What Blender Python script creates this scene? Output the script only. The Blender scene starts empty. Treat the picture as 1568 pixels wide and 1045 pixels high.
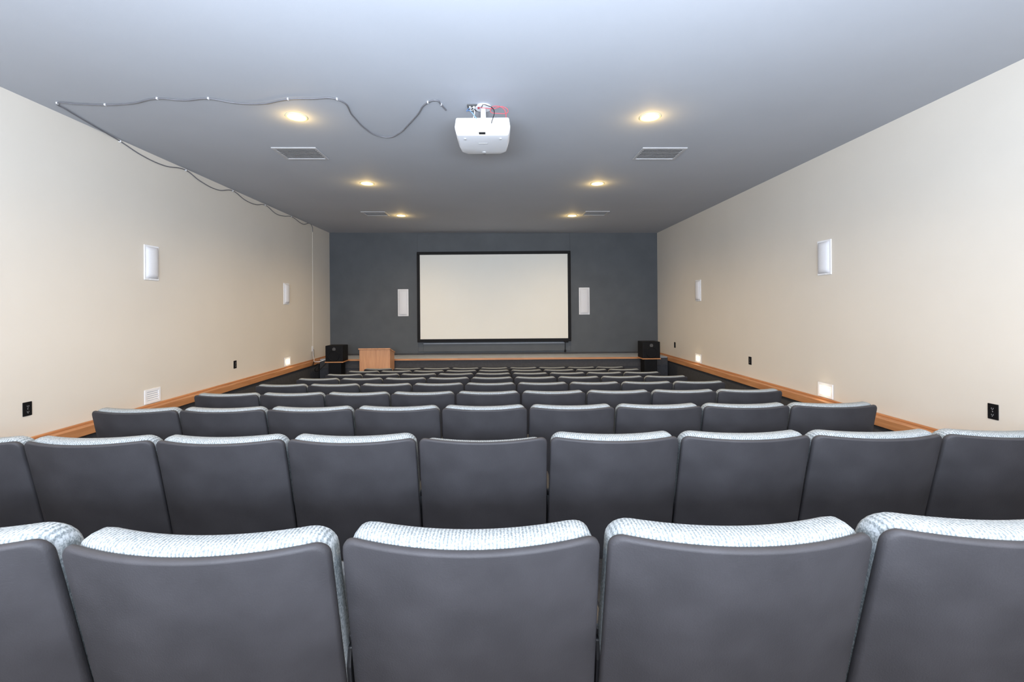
import bpy, bmesh, math, random
from mathutils import Vector, Matrix
random.seed(4)
scene = bpy.context.scene
scene.view_settings.view_transform = 'Standard'
scene.view_settings.look = 'None'
scene.view_settings.exposure = 0.0
COL = scene.collection

# ------------------------------------------------------------------ dimensions
CAM_Z = 1.395
XL, XR = -4.01, 3.765
Y_REAR, Y_BACK = -1.7, 10.8
ROW = 0.98
PITCH = 0.5624
SLOPE = 0.089
STAGE_Z = CAM_Z - 1.09
STAGE_Y = 9.9
def zc(x):   # ceiling height
    t = (x - XL) / (XR - XL)
    return CAM_Z + 1.82 + (1.755 - 1.82) * t
def zf(y):   # floor height
    if y < 0.93: return 0.0
    if y < 1.91: return -0.06*(y-0.93)/0.98
    return -0.06 - SLOPE*(y-1.91)

# ------------------------------------------------------------------ materials
def new_mat(name, col, rough=0.6, metal=0.0, spec=0.5):
    m = bpy.data.materials.new(name); m.use_nodes = True
    b = m.node_tree.nodes['Principled BSDF']
    b.inputs['Base Color'].default_value = (*col, 1)
    b.inputs['Roughness'].default_value = rough
    b.inputs['Metallic'].default_value = metal
    b.inputs['Specular IOR Level'].default_value = spec
    return m
def add_noise(m, col, amount=0.08, scale=6.0, bump=0.0, bscale=80.0, dist=0.002, coord='Object'):
    nt = m.node_tree; N = nt.nodes; L = nt.links; b = N['Principled BSDF']
    tc = N.new('ShaderNodeTexCoord')
    n = N.new('ShaderNodeTexNoise'); n.inputs['Scale'].default_value = scale; n.inputs['Detail'].default_value = 4
    L.new(tc.outputs[coord], n.inputs['Vector'])
    r = N.new('ShaderNodeValToRGB')
    r.color_ramp.elements[0].position = 0.3; r.color_ramp.elements[1].position = 0.7
    r.color_ramp.elements[0].color = (*[c*(1-amount) for c in col], 1)
    r.color_ramp.elements[1].color = (*[min(1, c*(1+amount)) for c in col], 1)
    L.new(n.outputs['Fac'], r.inputs['Fac']); L.new(r.outputs['Color'], b.inputs['Base Color'])
    if bump > 0:
        n2 = N.new('ShaderNodeTexNoise'); n2.inputs['Scale'].default_value = bscale; n2.inputs['Detail'].default_value = 3
        L.new(tc.outputs[coord], n2.inputs['Vector'])
        bp = N.new('ShaderNodeBump'); bp.inputs['Strength'].default_value = bump; bp.inputs['Distance'].default_value = dist
        L.new(n2.outputs['Fac'], bp.inputs['Height']); L.new(bp.outputs['Normal'], b.inputs['Normal'])
    return m
def nmat(name, col, rough=0.6, amount=0.08, scale=6.0, bump=0.0, bscale=80.0, dist=0.002, spec=0.5):
    return add_noise(new_mat(name, col, rough, 0, spec), col, amount, scale, bump, bscale, dist)
def emis(name, col, s):
    m = bpy.data.materials.new(name); m.use_nodes = True
    b = m.node_tree.nodes['Principled BSDF']
    b.inputs['Base Color'].default_value = (*col, 1)
    b.inputs['Emission Color'].default_value = (*col, 1)
    b.inputs['Emission Strength'].default_value = s
    return m
def wood(name, c1, c2, scale=2.0, axis='Y'):
    m = new_mat(name, c1, 0.42)
    nt = m.node_tree; N = nt.nodes; L = nt.links; b = N['Principled BSDF']
    tc = N.new('ShaderNodeTexCoord'); mp = N.new('ShaderNodeMapping')
    s = {'X': (1, 12, 12), 'Y': (12, 1, 12), 'Z': (12, 12, 1)}[axis]
    mp.inputs['Scale'].default_value = s
    L.new(tc.outputs['Object'], mp.inputs['Vector'])
    n = N.new('ShaderNodeTexNoise'); n.inputs['Scale'].default_value = scale; n.inputs['Detail'].default_value = 6
    n.inputs['Distortion'].default_value = 0.6
    L.new(mp.outputs['Vector'], n.inputs['Vector'])
    r = N.new('ShaderNodeValToRGB')
    r.color_ramp.elements[0].position = 0.35; r.color_ramp.elements[1].position = 0.65
    r.color_ramp.elements[0].color = (*c2, 1); r.color_ramp.elements[1].color = (*c1, 1)
    L.new(n.outputs['Fac'], r.inputs['Fac']); L.new(r.outputs['Color'], b.inputs['Base Color'])
    return m

M_wall = nmat('wall_paint_beige', (0.63, 0.585, 0.52), 0.8, 0.02, 1.2, 0.12, 140, 0.002, 0.15)
M_ceil = nmat('ceiling_paint_gray', (0.42, 0.435, 0.47), 0.75, 0.03, 0.8, 0.15, 120, 0.002, 0.2)
M_dark = nmat('wall_paint_slate', (0.078, 0.086, 0.096), 0.6, 0.08, 3.0, 0.2, 100, 0.002, 0.35)
M_carpet = nmat('carpet_dark', (0.04, 0.042, 0.048), 0.95, 0.25, 60, 0.5, 300, 0.004, 0.1)
M_wains = nmat('wainscot_dark', (0.045, 0.045, 0.05), 0.8, 0.15, 20)
M_stagetop = nmat('stage_floor_gray', (0.34, 0.37, 0.42), 0.6, 0.1, 8)
M_wood = wood('oak_trim', (0.52, 0.25, 0.11), (0.41, 0.18, 0.075))
M_woodx = wood('oak_nosing', (0.56, 0.27, 0.12), (0.44, 0.19, 0.08), axis='X')
M_podium = wood('podium_maple', (0.60, 0.31, 0.16), (0.50, 0.24, 0.12), axis='Z')
M_white = nmat('white_plastic', (0.78, 0.79, 0.82), 0.4, 0.02, 4)
M_grille = nmat('speaker_grille', (0.66, 0.67, 0.71), 0.6, 0.08, 300, 0.4, 400, 0.001)
M_black = nmat('black_plastic', (0.006, 0.006, 0.007), 0.55, 0.2, 10, spec=0.15)
M_blackmet = nmat('black_metal', (0.02, 0.02, 0.022), 0.35, 0.2, 10)
M_cable = nmat('cable_gray', (0.15, 0.15, 0.165), 0.5, 0.1, 10)
M_screen = nmat('projection_screen', (0.74, 0.735, 0.69), 0.8, 0.01, 2, spec=0.1)
M_gray = nmat('vent_gray', (0.42, 0.42, 0.43), 0.5, 0.05, 10)
M_slot = nmat('vent_slot_dark', (0.07, 0.07, 0.07), 0.8, 0.1, 10)
M_red = nmat('red_cable', (0.5, 0.06, 0.08), 0.5, 0.1, 10)
M_blue = nmat('blue_cable', (0.15, 0.3, 0.6), 0.5, 0.1, 10)
M_lamp = emis('downlight_glow', (1.0, 0.90, 0.62), 6.0)
M_ring = nmat('downlight_trim', (0.80, 0.70, 0.42), 0.3, 0.02, 10)
M_step = emis('step_light_glow', (1.0, 0.86, 0.62), 1.0)
M_shell = nmat('seat_shell_charcoal', (0.030, 0.0290, 0.0322), 0.6, 0.18, 7, 0.35, 260, 0.0014, 0.22)
M_pan = nmat('seat_pan_fabric', (0.10, 0.11, 0.12), 0.9, 0.15, 60)

# knitted light gray seat fabric
M_fab = new_mat('seat_fabric_gray', (0.3, 0.33, 0.35), 0.95, 0, 0.1)
def _fab(m):
    nt = m.node_tree; N = nt.nodes; L = nt.links; b = N['Principled BSDF']
    tc = N.new('ShaderNodeTexCoord')
    w = N.new('ShaderNodeTexWave'); w.wave_type = 'BANDS'; w.bands_direction = 'X'
    w.inputs['Scale'].default_value = 40; w.inputs['Distortion'].default_value = 2.5
    w.inputs['Detail'].default_value = 2; w.inputs['Detail Scale'].default_value = 4
    n = N.new('ShaderNodeTexNoise'); n.inputs['Scale'].default_value = 230; n.inputs['Detail'].default_value = 3
    L.new(tc.outputs['Object'], w.inputs['Vector']); L.new(tc.outputs['Object'], n.inputs['Vector'])
    mx = N.new('ShaderNodeMath'); mx.operation = 'MULTIPLY_ADD'; mx.inputs[1].default_value = 0.25
    L.new(w.outputs['Fac'], mx.inputs[0]); 
    m2 = N.new('ShaderNodeMath'); m2.operation = 'MULTIPLY'; m2.inputs[1].default_value = 0.75
    L.new(n.outputs['Fac'], m2.inputs[0]); L.new(m2.outputs[0], mx.inputs[2])
    r = N.new('ShaderNodeValToRGB')
    r.color_ramp.elements[0].position = 0.32; r.color_ramp.elements[1].position = 0.64
    r.color_ramp.elements[0].color = (0.10, 0.115, 0.122, 1); r.color_ramp.elements[1].color = (0.27, 0.29, 0.30, 1)
    L.new(mx.outputs[0], r.inputs['Fac']); L.new(r.outputs['Color'], b.inputs['Base Color'])
    bp = N.new('ShaderNodeBump'); bp.inputs['Strength'].default_value = 0.5; bp.inputs['Distance'].default_value = 0.0025
    L.new(mx.outputs[0], bp.inputs['Height']); L.new(bp.outputs['Normal'], b.inputs['Normal'])
_fab(M_fab)

# ------------------------------------------------------------------ mesh helpers
class B:
    def __init__(s, mats):
        s.bm = bmesh.new(); s.mats = mats
    def _merge(s, tmp, mat, M=None, smooth=False):
        if M is not None: bmesh.ops.transform(tmp, matrix=M, verts=tmp.verts)
        mi = s.mats.index(mat)
        vm = {v: s.bm.verts.new(v.co) for v in tmp.verts}
        for f in tmp.faces:
            try: nf = s.bm.faces.new([vm[v] for v in f.verts])
            except ValueError: continue
            nf.material_index = mi; nf.smooth = smooth or f.smooth
        tmp.free()
    def box(s, lo, hi, mat, bev=0.0, M=None, seg=2):
        t = bmesh.new()
        bmesh.ops.create_cube(t, size=1)
        for v in t.verts:
            v.co = Vector([(lo[i]+hi[i])/2 + v.co[i]*(hi[i]-lo[i]) for i in range(3)])
        if bev > 0: bmesh.ops.bevel(t, geom=t.edges[:], offset=bev, segments=seg, affect='EDGES', profile=0.5)
        s._merge(t, mat, M)
    def cyl(s, p0, p1, r0, mat, r1=None, n=24, smooth=True):
        p0, p1 = Vector(p0), Vector(p1); d = p1 - p0
        t = bmesh.new()
        bmesh.ops.create_cone(t, cap_ends=True, segments=n, radius1=r0, radius2=r0 if r1 is None else r1, depth=d.length)
        for f in t.faces: f.smooth = smooth and len(f.verts) == 4
        M = Matrix.Translation((p0+p1)/2) @ d.to_track_quat('Z', 'Y').to_matrix().to_4x4()
        s._merge(t, mat, M)
    def lathe(s, prof, mat, M, n=40):
        t = bmesh.new(); rings = []
        for r, z in prof:
            rings.append([t.verts.new((r*math.cos(2*math.pi*i/n), r*math.sin(2*math.pi*i/n), z)) for i in range(n)])
        for a, b in zip(rings, rings[1:]):
            for i in range(n):
                f = t.faces.new((a[i], a[(i+1) % n], b[(i+1) % n], b[i])); f.smooth = True
        s._merge(t, mat, M)
    def prism(s, pts, axis_lo, axis_hi, mat, bev=0):   # pts in (y,z), extruded along x
        t = bmesh.new()
        a = [t.verts.new((axis_lo, p[0], p[1])) for p in pts]; b = [t.verts.new((axis_hi, p[0], p[1])) for p in pts]
        t.faces.new(a); t.faces.new(b[::-1])
        for i in range(len(pts)):
            j = (i+1) % len(pts); t.faces.new((a[i], b[i], b[j], a[j]))
        bmesh.ops.recalc_face_normals(t, faces=t.faces[:])
        if bev: bmesh.ops.bevel(t, geom=t.edges[:], offset=bev, segments=2, affect='EDGES', profile=0.5)
        s._merge(t, mat)
    def mesh(s, name):
        bmesh.ops.recalc_face_normals(s.bm, faces=s.bm.faces[:])
        me = bpy.data.meshes.new(name); s.bm.to_mesh(me); s.bm.free()
        for m in s.mats: me.materials.append(m)
        return me
    def obj(s, name, loc=(0, 0, 0), rot=(0, 0, 0)):
        o = bpy.data.objects.new(name, s.mesh(name)); COL.objects.link(o)
        o.location = loc; o.rotation_euler = rot
        return o
def curve(name, pts, r, mat, parent=None, cyc=False):
    c = bpy.data.curves.new(name, 'CURVE'); c.dimensions = '3D'; c.bevel_depth = r; c.bevel_resolution = 3; c.resolution_u = 8
    sp = c.splines.new('BEZIER'); sp.bezier_points.add(len(pts)-1)
    for p, q in zip(sp.bezier_points, pts):
        p.co = q; p.handle_left_type = 'AUTO'; p.handle_right_type = 'AUTO'
    c.materials.append(mat)
    o = bpy.data.objects.new(name, c); COL.objects.link(o)
    if parent: o.parent = parent
    return o

# ------------------------------------------------------------------ room shell
b = B([M_wall]); b.box((XL-0.15, Y_REAR-0.15, -1.3), (XL, Y_BACK+0.15, CAM_Z+2.1), M_wall); b.obj('wall_left')
b = B([M_wall]); b.box((XR, Y_REAR-0.15, -1.3), (XR+0.15, Y_BACK+0.15, CAM_Z+2.1), M_wall); b.obj('wall_right')
b = B([M_dark]); b.box((XL, Y_BACK, -1.3), (XR, Y_BACK+0.15, CAM_Z+2.1), M_dark); b.obj('wall_front')
b = B([M_wall]); b.box((XL, Y_REAR-0.15, -1.3), (XR, Y_REAR, CAM_Z+2.1), M_wall); b.obj('wall_rear')
b = B([M_ceil])
t = bmesh.new()
vs = [t.verts.new(p) for p in [(XL, Y_REAR, zc(XL)), (XR, Y_REAR, zc(XR)), (XR, Y_BACK, zc(XR)), (XL, Y_BACK, zc(XL)),
      (XL, Y_REAR, CAM_Z+2.0), (XR, Y_REAR, CAM_Z+2.0), (XR, Y_BACK, CAM_Z+2.0), (XL, Y_BACK, CAM_Z+2.0)]]
for f in [(0,1,2,3), (7,6,5,4), (0,4,5,1), (1,5,6,2), (2,6,7,3), (3,7,4,0)]: t.faces.new([vs[i] for i in f])
b._merge(t, M_ceil); b.obj('ceiling')
b = B([M_carpet])
b.prism([(Y_REAR, 0), (0.93, 0), (1.91, zf(1.91)), (Y_BACK, zf(Y_BACK)), (Y_BACK, zf(Y_BACK)-0.15), (0.93, -0.25), (Y_REAR, -0.15)], XL, XR, M_carpet)
b.obj('floor')
# raised platform in front of the screen wall
b = B([M_wains, M_stagetop, M_woodx])
xa, xb = XL+0.105, XR-0.105
b.box((xa, STAGE_Y, zf(Y_BACK)+0.004), (xb, Y_BACK-0.05, STAGE_Z-0.02), M_wains)
b.box((xa, STAGE_Y+0.02, STAGE_Z-0.02), (xb, Y_BACK-0.05, STAGE_Z), M_stagetop)
b.box((xa+0.30, STAGE_Y-0.03, STAGE_Z-0.036), (xb-0.30, STAGE_Y+0.01, STAGE_Z+0.002), M_woodx, 0.005)
b.box((xa, STAGE_Y-0.012, STAGE_Z-0.20), (xb, STAGE_Y, STAGE_Z-0.17), M_wains, 0.003)
b.obj('stage_platform')
b = B([M_wains]); b.box((XL+0.11, Y_BACK-0.045, STAGE_Z+0.002), (XR-0.11, Y_BACK-0.001, STAGE_Z+0.03), M_wains, 0.004); b.obj('baseboard_front')
# side wall wainscot + oak trim
for nm, xw, sgn, num in (('left', XL, 1, 1), ('right', XR, -1, 2)):
    def X(a, c): 
        p, q = xw + sgn*a, xw + sgn*c
        return (min(p, q), max(p, q))
    b = B([M_wains]); x0, x1 = X(0, 0.06)
    b.prism([(Y_REAR, 0), (0.93, 0), (1.91, zf(1.91)), (Y_BACK, zf(Y_BACK)), (Y_BACK, STAGE_Z-0.087), (Y_REAR, STAGE_Z-0.087)], x0, x1, M_wains)
    b.obj('trim_%d' % num)
    b = B([M_wood]); x0, x1 = X(0, 0.10)
    b.box((x0, Y_REAR, STAGE_Z-0.085), (x1, Y_BACK-0.0, STAGE_Z), M_wood, 0.006)
    x0, x1 = X(0, 0.02)
    b.box((x0, Y_REAR, STAGE_Z), (x1, Y_BACK, STAGE_Z+0.02), M_wood, 0.004)
    b.obj('baseboard_%s' % nm)

# ------------------------------------------------------------------ theatre seat
def slab(b, mat, hwt, hwb, zt, zb, r, layers, cw=0.05, tilt=0.24, dip=0.008, ztilt=0.90, nu=22, nv=10, puff=0.0):
    t = bmesh.new(); L = []
    def P(u, j, inset, yo, last):
        zt_, zb_ = zt-inset, zb+inset
        na = 6
        if j <= nv:
            z = zb_ + (zt_-r-zb_)*j/nv; cut = 0
        else:
            a = (j-nv)/na*math.pi/2
            z = zt_-r+r*math.sin(a); cut = r-r*math.cos(a)
        k = (z-zb)/(zt-zb)
        hw = hwb+(hwt-hwb)*k - inset*0.7 - cut
        x = u*hw; q = (x/0.27)**2
        pf = puff*(1-u*u)*math.sin(math.pi*min(1, max(0, k)))**0.7 if last else 0
        y = tilt*(ztilt-z) + cw*q + yo + pf
        return (x, y, z - dip*(1-q)*max(0, k)**4)
    NJ = nv+6
    for li, (yo, inset) in enumerate(layers):
        G = {}
        full = li in (0, len(layers)-1)
        for i in range(nu+1):
            for j in range(NJ+1):
                if full or i in (0, nu) or j in (0, NJ):
                    G[i, j] = t.verts.new(P(-1+2*i/nu, j, inset, yo, li == len(layers)-1))
        if full:
            for i in range(nu):
                for j in range(NJ):
                    t.faces.new((G[i, j], G[i+1, j], G[i+1, j+1], G[i, j+1])).smooth = True
        L.append(G)
    loop = [(i, 0) for i in range(nu)] + [(nu, j) for j in range(NJ)] + [(i, NJ) for i in range(nu, 0, -1)] + [(0, j) for j in range(NJ, 0, -1)]
    for A, C in zip(L, L[1:]):
        for k in range(len(loop)):
            p, q = loop[k], loop[(k+1) % len(loop)]
            t.faces.new((A[p], A[q], C[q], C[p])).smooth = True
    b._merge(t, mat)

def seat_mesh(rise=0.006, name='theater_seat'):
    b = B([M_shell, M_fab, M_pan, M_blackmet])
    # moulded rear shell
    slab(b, M_shell, 0.2735, 0.279, 0.90, 0.33, 0.030,
         [(0.0, 0.008), (0.002, 0.003), (0.008, 0.0), (0.018, 0.0), (0.024, 0.005)])
    # upholstered back cushion, crowns forward of the shell
    slab(b, M_fab, 0.266, 0.274, 0.90+rise, 0.40, 0.050,
         [(0.022, 0.016), (0.026, 0.008), (0.036, 0.002), (0.055, 0.0), (0.082, 0.001), (0.096, 0.008), (0.104, 0.022), (0.107, 0.035)], dip=0.006, puff=0.015)
    # tip-up seat cushion, folded
    M = Matrix.Translation((0, 0.30, 0.40)) @ Matrix.Rotation(math.radians(4), 4, 'X')
    b.box((-0.235, -0.035, 0.0), (0.235, 0.045, 0.33), M_pan, 0.03, M, 4)
    b.box((-0.22, 0.04, 0.015), (0.22, 0.06, 0.31), M_shell, 0.008, M)
    b.cyl((-0.265, 0.26, 0.42), (0.265, 0.26, 0.42), 0.014, M_blackmet)
    # standards, feet, arm rests
    for sx in (-1, 1):
        x0, x1 = sorted((sx*0.2800, sx*0.262))
        b.prism([(0.20, 0.0), (0.27, 0.0), (0.30, 0.40), (0.38, 0.58), (0.36, 0.60), (0.18, 0.60), (0.17, 0.56), (0.20, 0.40)], x0, x1, M_blackmet, 0.003)
        x0, x1 = sorted((sx*0.2805, sx*0.248))
        b.box((x0, 0.19, 0.60), (x1, 0.43, 0.625), M_blackmet, 0.008)
        y0, y1 = 0.12, 0.38
        t = bmesh.new(); bmesh.ops.create_cube(t, size=1)
        for v in t.verts:
            x = (x0+x1)/2+v.co.x*(x1-x0); y = (y0+y1)/2+v.co.y*(y1-y0)
            v.co = Vector((x, y, (0.035 if v.co.z > 0 else 0.0) - SLOPE*y))
        b._merge(t, M_blackmet)
    return b.mesh(name)
me_a = seat_mesh(0.011); me_b = seat_mesh(-0.014, 'theater_seat_flat')
for k in range(1, 10):
    for n in range(-4, 5):
        me = me_b if (k == 2 and n == 0) else me_a
        o = bpy.data.objects.new('theater_seat', me); COL.objects.link(o)
        y = ROW*k - 0.077; sz = 1.0
        if k == 1:      # the rear row bows very slightly
            y -= {0: 0, -1: 0.032, 1: 0.018}.get(n, 0.045 if n < 0 else 0.03)
            sz = {0: 1.012, -1: 1.02, 1: 1.025}.get(n, 1.04)
        xm = {1: -0.063, 2: -0.072}.get(k, -0.098)
        o.location = (xm + n*PITCH, y, zf(y) + 0.002)
        o.scale = (1, 1, sz)

# ------------------------------------------------------------------ projection screen
SX0, SX1, SZ0, SZ1 = -1.92, 1.69, CAM_Z-0.79, CAM_Z+1.333
b = B([M_dark, M_stagetop])
b.box((SX0, Y_BACK-0.025, STAGE_Z+0.07), (SX1, Y_BACK, zc(SX1)-0.005), M_dark, 0.004)
b.box((SX0+0.13, Y_BACK-0.045, STAGE_Z+0.07), (SX1-0.14, Y_BACK-0.025, STAGE_Z+0.25), M_dark, 0.004)
b.box((SX0+0.13, Y_BACK-0.055, STAGE_Z+0.25), (SX1-0.14, Y_BACK-0.025, STAGE_Z+0.27), M_stagetop, 0.004)
b.obj('wall_front_panel')
b = B([M_black, M_screen]); fw = 0.07; yf = Y_BACK-0.12; yb = Y_BACK-0.056
b.box((SX0, yf, SZ1-fw), (SX1, yb, SZ1), M_black, 0.006)
b.box((SX0, yf, SZ0), (SX1, yb, SZ0+fw), M_black, 0.006)
b.box((SX0, yf, SZ0+fw), (SX0+fw, yb, SZ1-fw), M_black, 0.006)
b.box((SX1-fw, yf, SZ0+fw), (SX1, yb, SZ1-fw), M_black, 0.006)
b.box((SX0+fw-0.005, yf+0.01, SZ0+fw-0.005), (SX1-fw+0.005, yf+0.02, SZ1-fw+0.005), M_screen)
b.box((SX1-0.17, yf-0.02, SZ0-0.03), (SX1-0.07, yf+0.02, SZ0+0.02), M_black, 0.006)
b.cyl((SX1-0.14, yf, SZ0-0.02), (SX1-0.14, yf, SZ0-0.22), 0.006, M_black, n=8)
b.box((SX1-0.16, yf-0.012, SZ0-0.26), (SX1-0.12, yf+0.012, SZ0-0.20), M_black, 0.004)
b.obj('projection_screen')

# ------------------------------------------------------------------ wall speakers (local: front faces -Y)
def wall_speaker(loc, rotz, w=0.24, h=0.40, d=0.05):
    b = B([M_white, M_grille])
    b.box((-w/2, -0.012, -h/2), (w/2, 0, h/2), M_white, 0.004)
    # bowed grille
    t = bmesh.new(); n = 12; iw, ih = w/2-0.018, h/2-0.018
    def row(z, e):
        return [t.verts.new((iw*(-1+2*i/n), -0.012-e*d*(1-(-1+2*i/n)**2)**0.6 - 0.002, z)) for i in range(n+1)]
    R = [row(-ih, 0.0), row(-ih+0.02, 0.8), row(-ih+0.05, 1.0), row(ih-0.05, 1.0), row(ih-0.02, 0.8), row(ih, 0.0)]
    for a, c in zip(R, R[1:]):
        for i in range(n): t.faces.new((a[i], a[i+1], c[i+1], c[i])).smooth = True
    b._merge(t, M_grille)
    b.box((-0.03, -0.016, -h/2+0.006), (0.03, -0.011, -h/2+0.014), M_white, 0.001)
    return b.obj('wall_speaker', loc, (0, 0, rotz))
ZS = CAM_Z+0.553
RL, RR = math.radians(90), math.radians(-90)
for y in (5.25, 8.58):
    wall_speaker((XL, y, ZS if y < 6 else CAM_Z+0.30), RL, 0.22, 0.40, 0.035)
    wall_speaker((XR, y, ZS if y < 6 else CAM_Z+0.30), RR, 0.22, 0.40, 0.035)
wall_speaker((-2.27, Y_BACK, CAM_Z+0.145), 0, 0.25, 0.64, 0.03)
wall_speaker((2.025, Y_BACK, CAM_Z+0.15), 0, 0.25, 0.64, 0.03)

# ------------------------------------------------------------------ step lights
def step_light(loc, rotz, glow=True):
    b = B([M_white, M_step, M_gray])
    w, h = 0.24, 0.165; f = 0.032
    b.box((-w/2, -0.012, -h/2), (w/2, 0, -h/2+f), M_white, 0.003)
    b.box((-w/2, -0.012, h/2-f), (w/2, 0, h/2), M_white, 0.003)
    b.box((-w/2, -0.012, -h/2+f-.002), (-w/2+f, 0, h/2-f+.002), M_white, 0.003)
    b.box((w/2-f, -0.012, -h/2+f-.002), (w/2, 0, h/2-f+.002), M_white, 0.003)
    b.box((-w/2+f, -0.003, -h/2+f), (w/2-f, 0, h/2-f), M_step if glow else M_white)
    for i in range(4):
        z = -h/2+f+0.014+i*0.024
        M = Matrix.Translation((0, -0.007, z)) @ Matrix.Rotation(math.radians(35), 4, 'X')
        b.box((-w/2+f, -0.006, -0.0015), (w/2-f, 0.004, 0.0015), M_white, 0, M)
    return b.obj('step_light', loc, (0, 0, rotz))
for y in (5.25, 8.6):
    step_light((XL+0.001, y, CAM_Z-0.98), RL, y > 6)
    step_light((XR-0.001, y, CAM_Z-0.98), RR, True)
for x, r, y in ((XL, 1, 8.6), (XR, -1, 8.6), (XR, -1, 5.25)):
    ld = bpy.data.lights.new('step_lamp', 'POINT'); ld.energy = 0.35; ld.color = (1, .78, .5); ld.shadow_soft_size = 0.03
    lo = bpy.data.objects.new('step_lamp', ld); COL.objects.link(lo); lo.location = (x+r*0.06, y, CAM_Z-0.98)

# ------------------------------------------------------------------ outlets
def outlet(loc, rotz, mat=M_black, w=0.075, h=0.118):
    b = B([mat, M_gray, M_slot])
    b.box((-w/2, -0.007, -h/2), (w/2, 0, h/2), mat, 0.003)
    for s in (-1, 1):
        b.cyl((0, -0.006, s*0.024), (0, -0.0095, s*0.024), 0.017, mat, n=20)
        for q in (-1, 1): b.box((q*0.006-0.001, -0.0105, s*0.024-0.004), (q*0.006+0.001, -0.009, s*0.024+0.005), M_gray)
        b.cyl((0, -0.009, s*0.024-0.010), (0, -0.0105, s*0.024-0.010), 0.0025, M_gray, n=10)
    b.cyl((0, -0.006, 0), (0, -0.0085, 0), 0.003, M_gray, n=10)
    return b.obj('wall_outlet', loc, (0, 0, rotz))
outlet((XL, 3.86, CAM_Z-0.825), RL); outlet((XL, 6.9, CAM_Z-0.825), RL)
outlet((XR, 3.47, CAM_Z-0.82), RR); outlet((XR, 6.83, CAM_Z-0.82), RR); outlet((XR, 9.75, CAM_Z-0.82), RR)
outlet((XL, 9.77, CAM_Z-0.84), RL, M_white)

# ------------------------------------------------------------------ ceiling downlights
tiltc = math.atan((1.755-1.82)/(XR-XL))
for x in (-1.875, 1.425):
    for y in (-0.3, 2.0, 4.25, 6.52, 8.78):
        z = zc(x)
        b = B([M_ring, M_lamp])
        M = Matrix.Rotation(math.pi, 4, 'X')
        b.lathe([(0.098, 0.0), (0.098, 0.004), (0.092, 0.007), (0.084, 0.007), (0.078, 0.003)], M_ring, M)
        t = bmesh.new(); bmesh.ops.create_circle(t, cap_ends=True, segments=40, radius=0.08)
        b._merge(t, M_lamp, Matrix.Translation((0, 0, -0.004)))
        o = b.obj('ceiling_downlight', (x, y, z), (0, -tiltc, 0))
        ld = bpy.data.lights.new('downlight_lamp', 'SPOT'); ld.energy = 135 if y < 6 else 165
        ld.color = (1, .77, .48) if y < 4 else (1, .73, .41)
        ld.spot_size = math.radians(160); ld.spot_blend = 1.0; ld.shadow_soft_size = 0.06
        lo = bpy.data.objects.new('downlight_lamp', ld); COL.objects.link(lo); lo.location = (x, y, z-0.03)
        ld = bpy.data.lights.new('downlight_spill', 'POINT'); ld.energy = 2.6; ld.color = (1, .68, .24); ld.shadow_soft_size = 0.03
        lo = bpy.data.objects.new('downlight_spill', ld); COL.objects.link(lo); lo.location = (x, y, z-0.09)

# ------------------------------------------------------------------ ceiling vents
def vent(x, y, w=0.50, d=0.40):
    b = B([M_gray, M_slot])
    t_ = 0.03
    b.box((-w/2, -d/2, -0.012), (w/2, -d/2+t_, 0), M_gray, 0.003)
    b.box((-w/2, d/2-t_, -0.012), (w/2, d/2, 0), M_gray, 0.003)
    b.box((-w/2, -d/2+t_, -0.012), (-w/2+t_, d/2-t_, 0), M_gray, 0.003)
    b.box((w/2-t_, -d/2+t_, -0.012), (w/2, d/2-t_, 0), M_gray, 0.003)
    b.box((-w/2+t_, -d/2+t_, -0.003), (w/2-t_, d/2-t_, -0.001), M_slot)
    n = 7
    for i in range(n):
        yy = -d/2+t_+(i+0.5)*(d-2*t_)/n
        M = Matrix.Translation((0, yy, -0.007)) @ Matrix.Rotation(math.radians(8), 4, 'X')
        b.box((-w/2+t_, -0.015, -0.001), (w/2-t_, 0.015, 0.001), M_gray, 0, M)
    b.obj('ceiling_vent', (x, y, zc(x)), (0, -tiltc, 0))
vent(-2.27, 5.25); vent(1.86, 5.25); vent(-2.32, 8.6, 0.45, 0.36); vent(1.83, 8.55, 0.45, 0.36)

# ------------------------------------------------------------------ projector
px, pz = -0.125, CAM_Z
b = B([M_white, M_black, M_gray, M_slot])
zb, zt2 = pz+1.44, pz+1.585
t = bmesh.new()
prof = [(-0.225, 0.0), (-0.226, 0.12), (-0.224, 0.30), (-0.212, 0.42), (-0.16, 0.478), (0.16, 0.478), (0.212, 0.42), (0.224, 0.30), (0.226, 0.12), (0.225, 0.0)]
lo_ = [t.verts.new((p[0]*0.95, 3.785+p[1]*0.985, zb+(0.0))) for p in prof]
mi_ = [t.verts.new((p[0]*1.03, 3.765+p[1]*1.03, zb+0.06)) for p in prof]
hi_ = [t.verts.new((p[0]*0.98, 3.775+p[1], zt2)) for p in prof]
t.faces.new(lo_[::-1]); t.faces.new(hi_)
for A, C in ((lo_, mi_), (mi_, hi_)):
    for i in range(len(prof)):
        j = (i+1) % len(prof); t.faces.new((A[i], A[j], C[j], C[i]))
bmesh.ops.recalc_face_normals(t, faces=t.faces[:])
bmesh.ops.bevel(t, geom=t.edges[:], offset=0.012, segments=3, affect='EDGES', profile=0.5)
for f in t.faces: f.smooth = True
b._merge(t, M_white, Matrix.Translation((px, 0, 0)))
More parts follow.
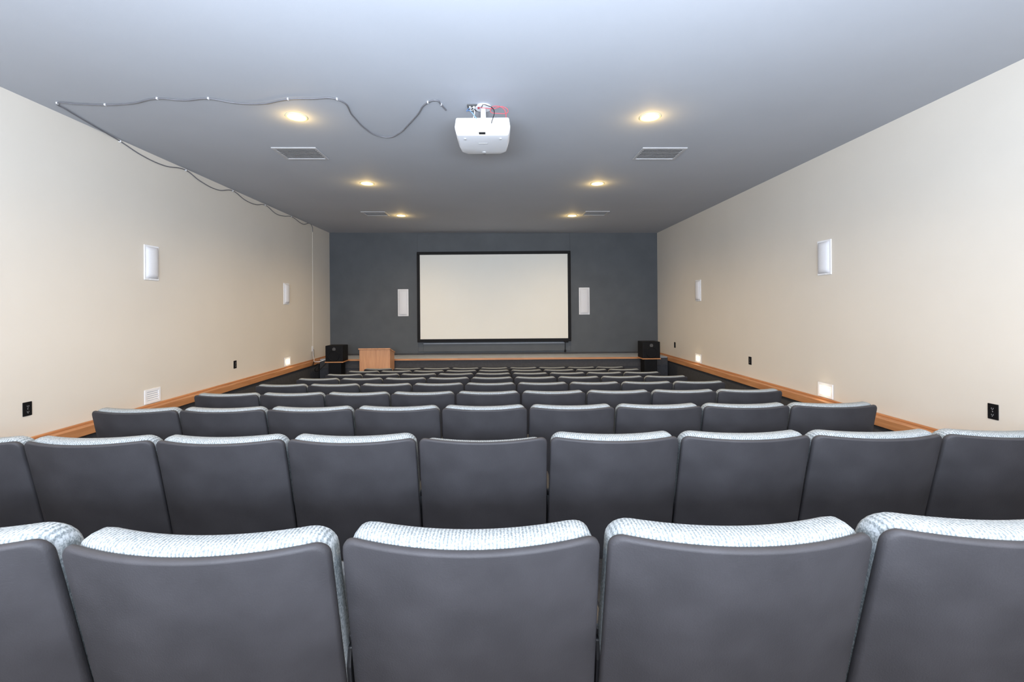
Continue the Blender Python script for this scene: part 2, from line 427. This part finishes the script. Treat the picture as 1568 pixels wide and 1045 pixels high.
# lens, feet, label, port panel, mount
b.cyl((px, 4.23, zb+0.06), (px, 4.285, zb+0.06), 0.05, M_black)
b.cyl((px, 4.20, zb-0.006), (px, 4.20, zb+0.01), 0.018, M_gray)
for sx in (-0.15, 0.15): b.cyl((px+sx, 3.86, zb-0.008), (px+sx, 3.86, zb+0.01), 0.010, M_gray)
b.box((px-0.03, 3.755, zb+0.006), (px+0.025, 3.79, zb+0.016), M_black, 0.003)
b.box((px-0.04, 3.97, zb-0.002), (px+0.04, 3.985, zb+0.004), M_gray, 0.001)
b.box((px-0.11, 3.88, zt2-0.002), (px+0.11, 4.14, zt2+0.02), M_white, 0.004)
b.cyl((px, 4.03, zt2+0.01), (px, 4.03, zc(px)-0.01), 0.024, M_white)
b.cyl((px, 4.03, zc(px)-0.02), (px, 4.03, zc(px)), 0.07, M_white)
proj = b.obj('ceiling_projector')
b = B([M_slot, M_white, M_red])
zq = zc(-0.18)
b.box((-0.265, 3.98, zq-0.012), (-0.10, 4.10, zq), M_slot, 0.003)
for i, x in enumerate((-0.25, -0.215, -0.175, -0.135)):
    b.box((x, 4.0, zq-0.024), (x+0.018, 4.03, zq-0.010), M_red if i == 2 else M_white, 0.002)
b.obj('ceiling_cable_plate')
e = bpy.data.objects.new('projector_cables', None); COL.objects.link(e)
z0 = zq-0.02
curve('cable_white', [(-0.22, 4.0, z0), (-0.23, 3.88, z0-0.08), (-0.19, 3.80, z0-0.12), (-0.20, 3.79, zt2)], 0.003, M_white, e)
curve('cable_blue', [(-0.24, 4.0, z0), (-0.26, 3.85, z0-0.10), (-0.22, 3.76, z0-0.14), (-0.17, 3.76, zt2-0.02)], 0.003, M_blue, e)
curve('cable_red', [(-0.17, 4.0, z0), (-0.12, 3.9, z0-0.05), (-0.03, 3.87, z0-0.07), (0.05, 3.86, z0-0.06), (0.09, 3.86, z0-0.10), (0.02, 3.85, z0-0.12), (-0.06, 3.85, z0-0.09), (0.04, 3.84, z0-0.075), (0.08, 3.83, zt2-0.02)], 0.003, M_red, e)
curve('cable_black', [(-0.14, 4.0, z0), (-0.1, 3.82, z0-0.06), (-0.03, 3.78, z0-0.12), (-0.05, 3.75, zt2-0.06)], 0.003, M_black, e)

# ------------------------------------------------------------------ ceiling cable run with clips
e = bpy.data.objects.new('ceiling_cable', None); COL.objects.link(e)
cp = [(-.46, 4.08), (-.49, 3.97), (-.522, 3.89), (-.60, 3.93), (-.73, 4.17), (-.866, 4.41), (-1.0, 4.62), (-1.135, 4.73), (-1.24, 4.68), (-1.306, 4.51), (-1.335, 4.2), (-1.363, 3.87),
      (-1.57, 3.86), (-1.78, 3.87), (-2.05, 3.955), (-2.27, 3.94), (-2.45, 3.86), (-2.68, 3.89), (-2.885, 3.86), (-3.17, 3.95), (-3.43, 3.98), (-3.65, 3.965), (-3.82, 3.95), (-3.86, 4.08), (-3.92, 4.35), (-3.97, 4.6)]
pts = [(x, y, zc(x)-0.010) for x, y in cp]
zl = zc(XL)
wp = [(4.82, -.02), (5.1, -.07), (5.45, -.08), (5.83, -.02), (6.1, -.08), (6.5, -.10), (6.86, -.02), (7.2, -.08), (7.5, -.08), (7.81, -.02), (8.2, -.09), (8.5, -.07), (8.79, -.02), (9.3, -.07), (9.77, -.03), (9.8, -.15)]
pts += [(XL+0.012, y, zl+dz) for y, dz in wp]
curve('cable_run', pts, 0.006, M_cable, e)
curve('cable_drop', [(XL+0.008, 9.8, zl-0.15), (XL+0.008, 9.79, zl-1.3), (XL+0.008, 9.77, CAM_Z-0.80)], 0.006, M_wall, e)
b = B([M_white])
for x, y in [(-.49, 3.97), (-.60, 3.93), (-1.363, 3.87), (-1.78, 3.87), (-2.45, 3.86), (-2.885, 3.86), (-3.43, 3.98), (-3.82, 3.95)]:
    z = zc(x); b.box((x-0.006, y-0.010, z-0.017), (x+0.006, y+0.010, z), M_white, 0.003)
for y, dz in wp[0:-2:3]:
    b.box((XL, y-0.007, zl+dz-0.011), (XL+0.020, y+0.007, zl+dz+0.010), M_white, 0.003)
o = b.obj('cable_clips'); o.parent = e

# ------------------------------------------------------------------ lectern
b = B([M_podium])
lx0, lx1 = -2.87, -2.22; ly0, ly1 = 9.29, 9.68; lt = CAM_Z-0.80; lz = zf(ly0)
b.box((lx0+0.03, ly0, lz+0.002), (lx1-0.03, ly0+0.02, lt-0.005), M_podium, 0.003)
for x in (lx0+0.012, lx1-0.032):
    b.prism([(ly0+0.005, lz+0.002), (ly1, zf(ly1)+0.002), (ly1, lt-0.10), (ly0+0.005, lt-0.005)], x, x+0.02, M_podium, 0.002)
b.prism([(ly0-0.03, lt), (ly1+0.03, lt-0.11), (ly1+0.03, lt-0.135), (ly0-0.03, lt-0.025)], lx0, lx1, M_podium, 0.004)
b.box((lx0+0.03, ly0+0.02, lt-0.45), (lx1-0.03, ly1-0.03, lt-0.43), M_podium, 0.002)
b.box((lx0, ly0-0.02, lz+0.002), (lx1, ly0+0.03, lz+0.09), M_podium, 0.004)
b.obj('lectern')

# ------------------------------------------------------------------ loudspeakers on pedestals
def pa(x0, x1, ztop, zbot):
    b = B([M_black, M_slot, M_woodx, M_gray]); y0, y1 = 9.36, 9.70
    b.box((x0, y0, zbot), (x1, y1, ztop), M_black, 0.012)
    xc = (x0+x1)/2; h = ztop-zbot
    b.cyl((xc, y0-0.004, zbot+h*0.36), (xc, y0+0.01, zbot+h*0.36), 0.10, M_black)
    b.lathe([(0.112, 0), (0.112, 0.008), (0.10, 0.012), (0.095, 0.0)], M_black, Matrix.Translation((xc, y0, zbot+h*0.36)) @ Matrix.Rotation(math.radians(90), 4, 'X'))
    b.cyl((xc, y0-0.004, zbot+h*0.78), (xc, y0+0.01, zbot+h*0.78), 0.035, M_slot)
    b.box((x0-0.01, y0-0.01, zbot-0.02), (x1+0.01, y1, zbot), M_woodx, 0.004)
    b.box((xc-0.13, y0+0.04, zf(y1)-0.0), (xc+0.13, y1-0.04, zbot-0.02), M_black, 0.006)
    b.box((xc-0.17, y0+0.0, zf(y0)+0.002), (xc+0.17, y1, zf(y0)+0.03), M_black, 0.006)
    b.obj('loudspeaker')
pa(-3.58, -3.22, CAM_Z-0.75, CAM_Z-1.08); pa(2.95, 3.31, CAM_Z-0.72, CAM_Z-1.06)

# loose wires by the left corner
e = bpy.data.objects.new('corner_wires', None); COL.objects.link(e)
zb_ = STAGE_Z
curve('wire_black', [(XL+0.02, 9.77, CAM_Z-0.86), (XL+0.10, 9.6, zb_+0.02), (XL+0.22, 9.3, zb_-0.06), (XL+0.36, 9.2, zb_-0.02), (XL+0.30, 9.15, zb_-0.14), (XL+0.42, 9.35, zb_-0.05), (-3.56, 9.5, zb_+0.1)], 0.008, M_black, e)
curve('wire_white', [(XL+0.02, 9.75, CAM_Z-0.86), (XL+0.14, 9.5, zb_+0.06), (XL+0.28, 9.3, zb_+0.02), (-3.57, 9.45, zb_+0.06)], 0.006, M_white, e)

# ------------------------------------------------------------------ general light: invented area fills behind the camera
def area(name, loc, rot, sx, sy, e, col):
    ld = bpy.data.lights.new(name, 'AREA'); ld.shape = 'RECTANGLE'; ld.size = sx; ld.size_y = sy; ld.energy = e; ld.color = col
    lo = bpy.data.objects.new(name, ld); COL.objects.link(lo); lo.location = loc; lo.rotation_euler = rot
area('fill_rear', (-0.1, -1.5, CAM_Z+0.5), (math.radians(95), 0, 0), 6.0, 2.2, 330, (0.90, 0.93, 1.0))  # added fill for even frontal light, stands for no real lamp
area('fill_ceiling', (-0.1, -0.6, CAM_Z+0.1), (math.radians(150), 0, 0), 2.5, 0.8, 600, (0.70, 0.83, 1.0))  # added upward fill, brightens and cools the near ceiling

w = bpy.data.worlds.new('world'); scene.world = w; w.use_nodes = True
w.node_tree.nodes['Background'].inputs[0].default_value = (0.5, 0.55, 0.6, 1)
w.node_tree.nodes['Background'].inputs[1].default_value = 0.3

# ------------------------------------------------------------------ camera
cd = bpy.data.cameras.new('camera'); cd.lens = 16.0; cd.sensor_width = 36; cd.clip_start = 0.05
cd.shift_x = 20/1568; cd.shift_y = -50.5/1568
co = bpy.data.objects.new('camera', cd); COL.objects.link(co)
co.matrix_world = Matrix.Translation((0, 0, CAM_Z)) @ Matrix.Rotation(math.radians(90), 4, 'X') @ Matrix.Rotation(math.radians(-0.45), 4, 'Z')
scene.camera = co
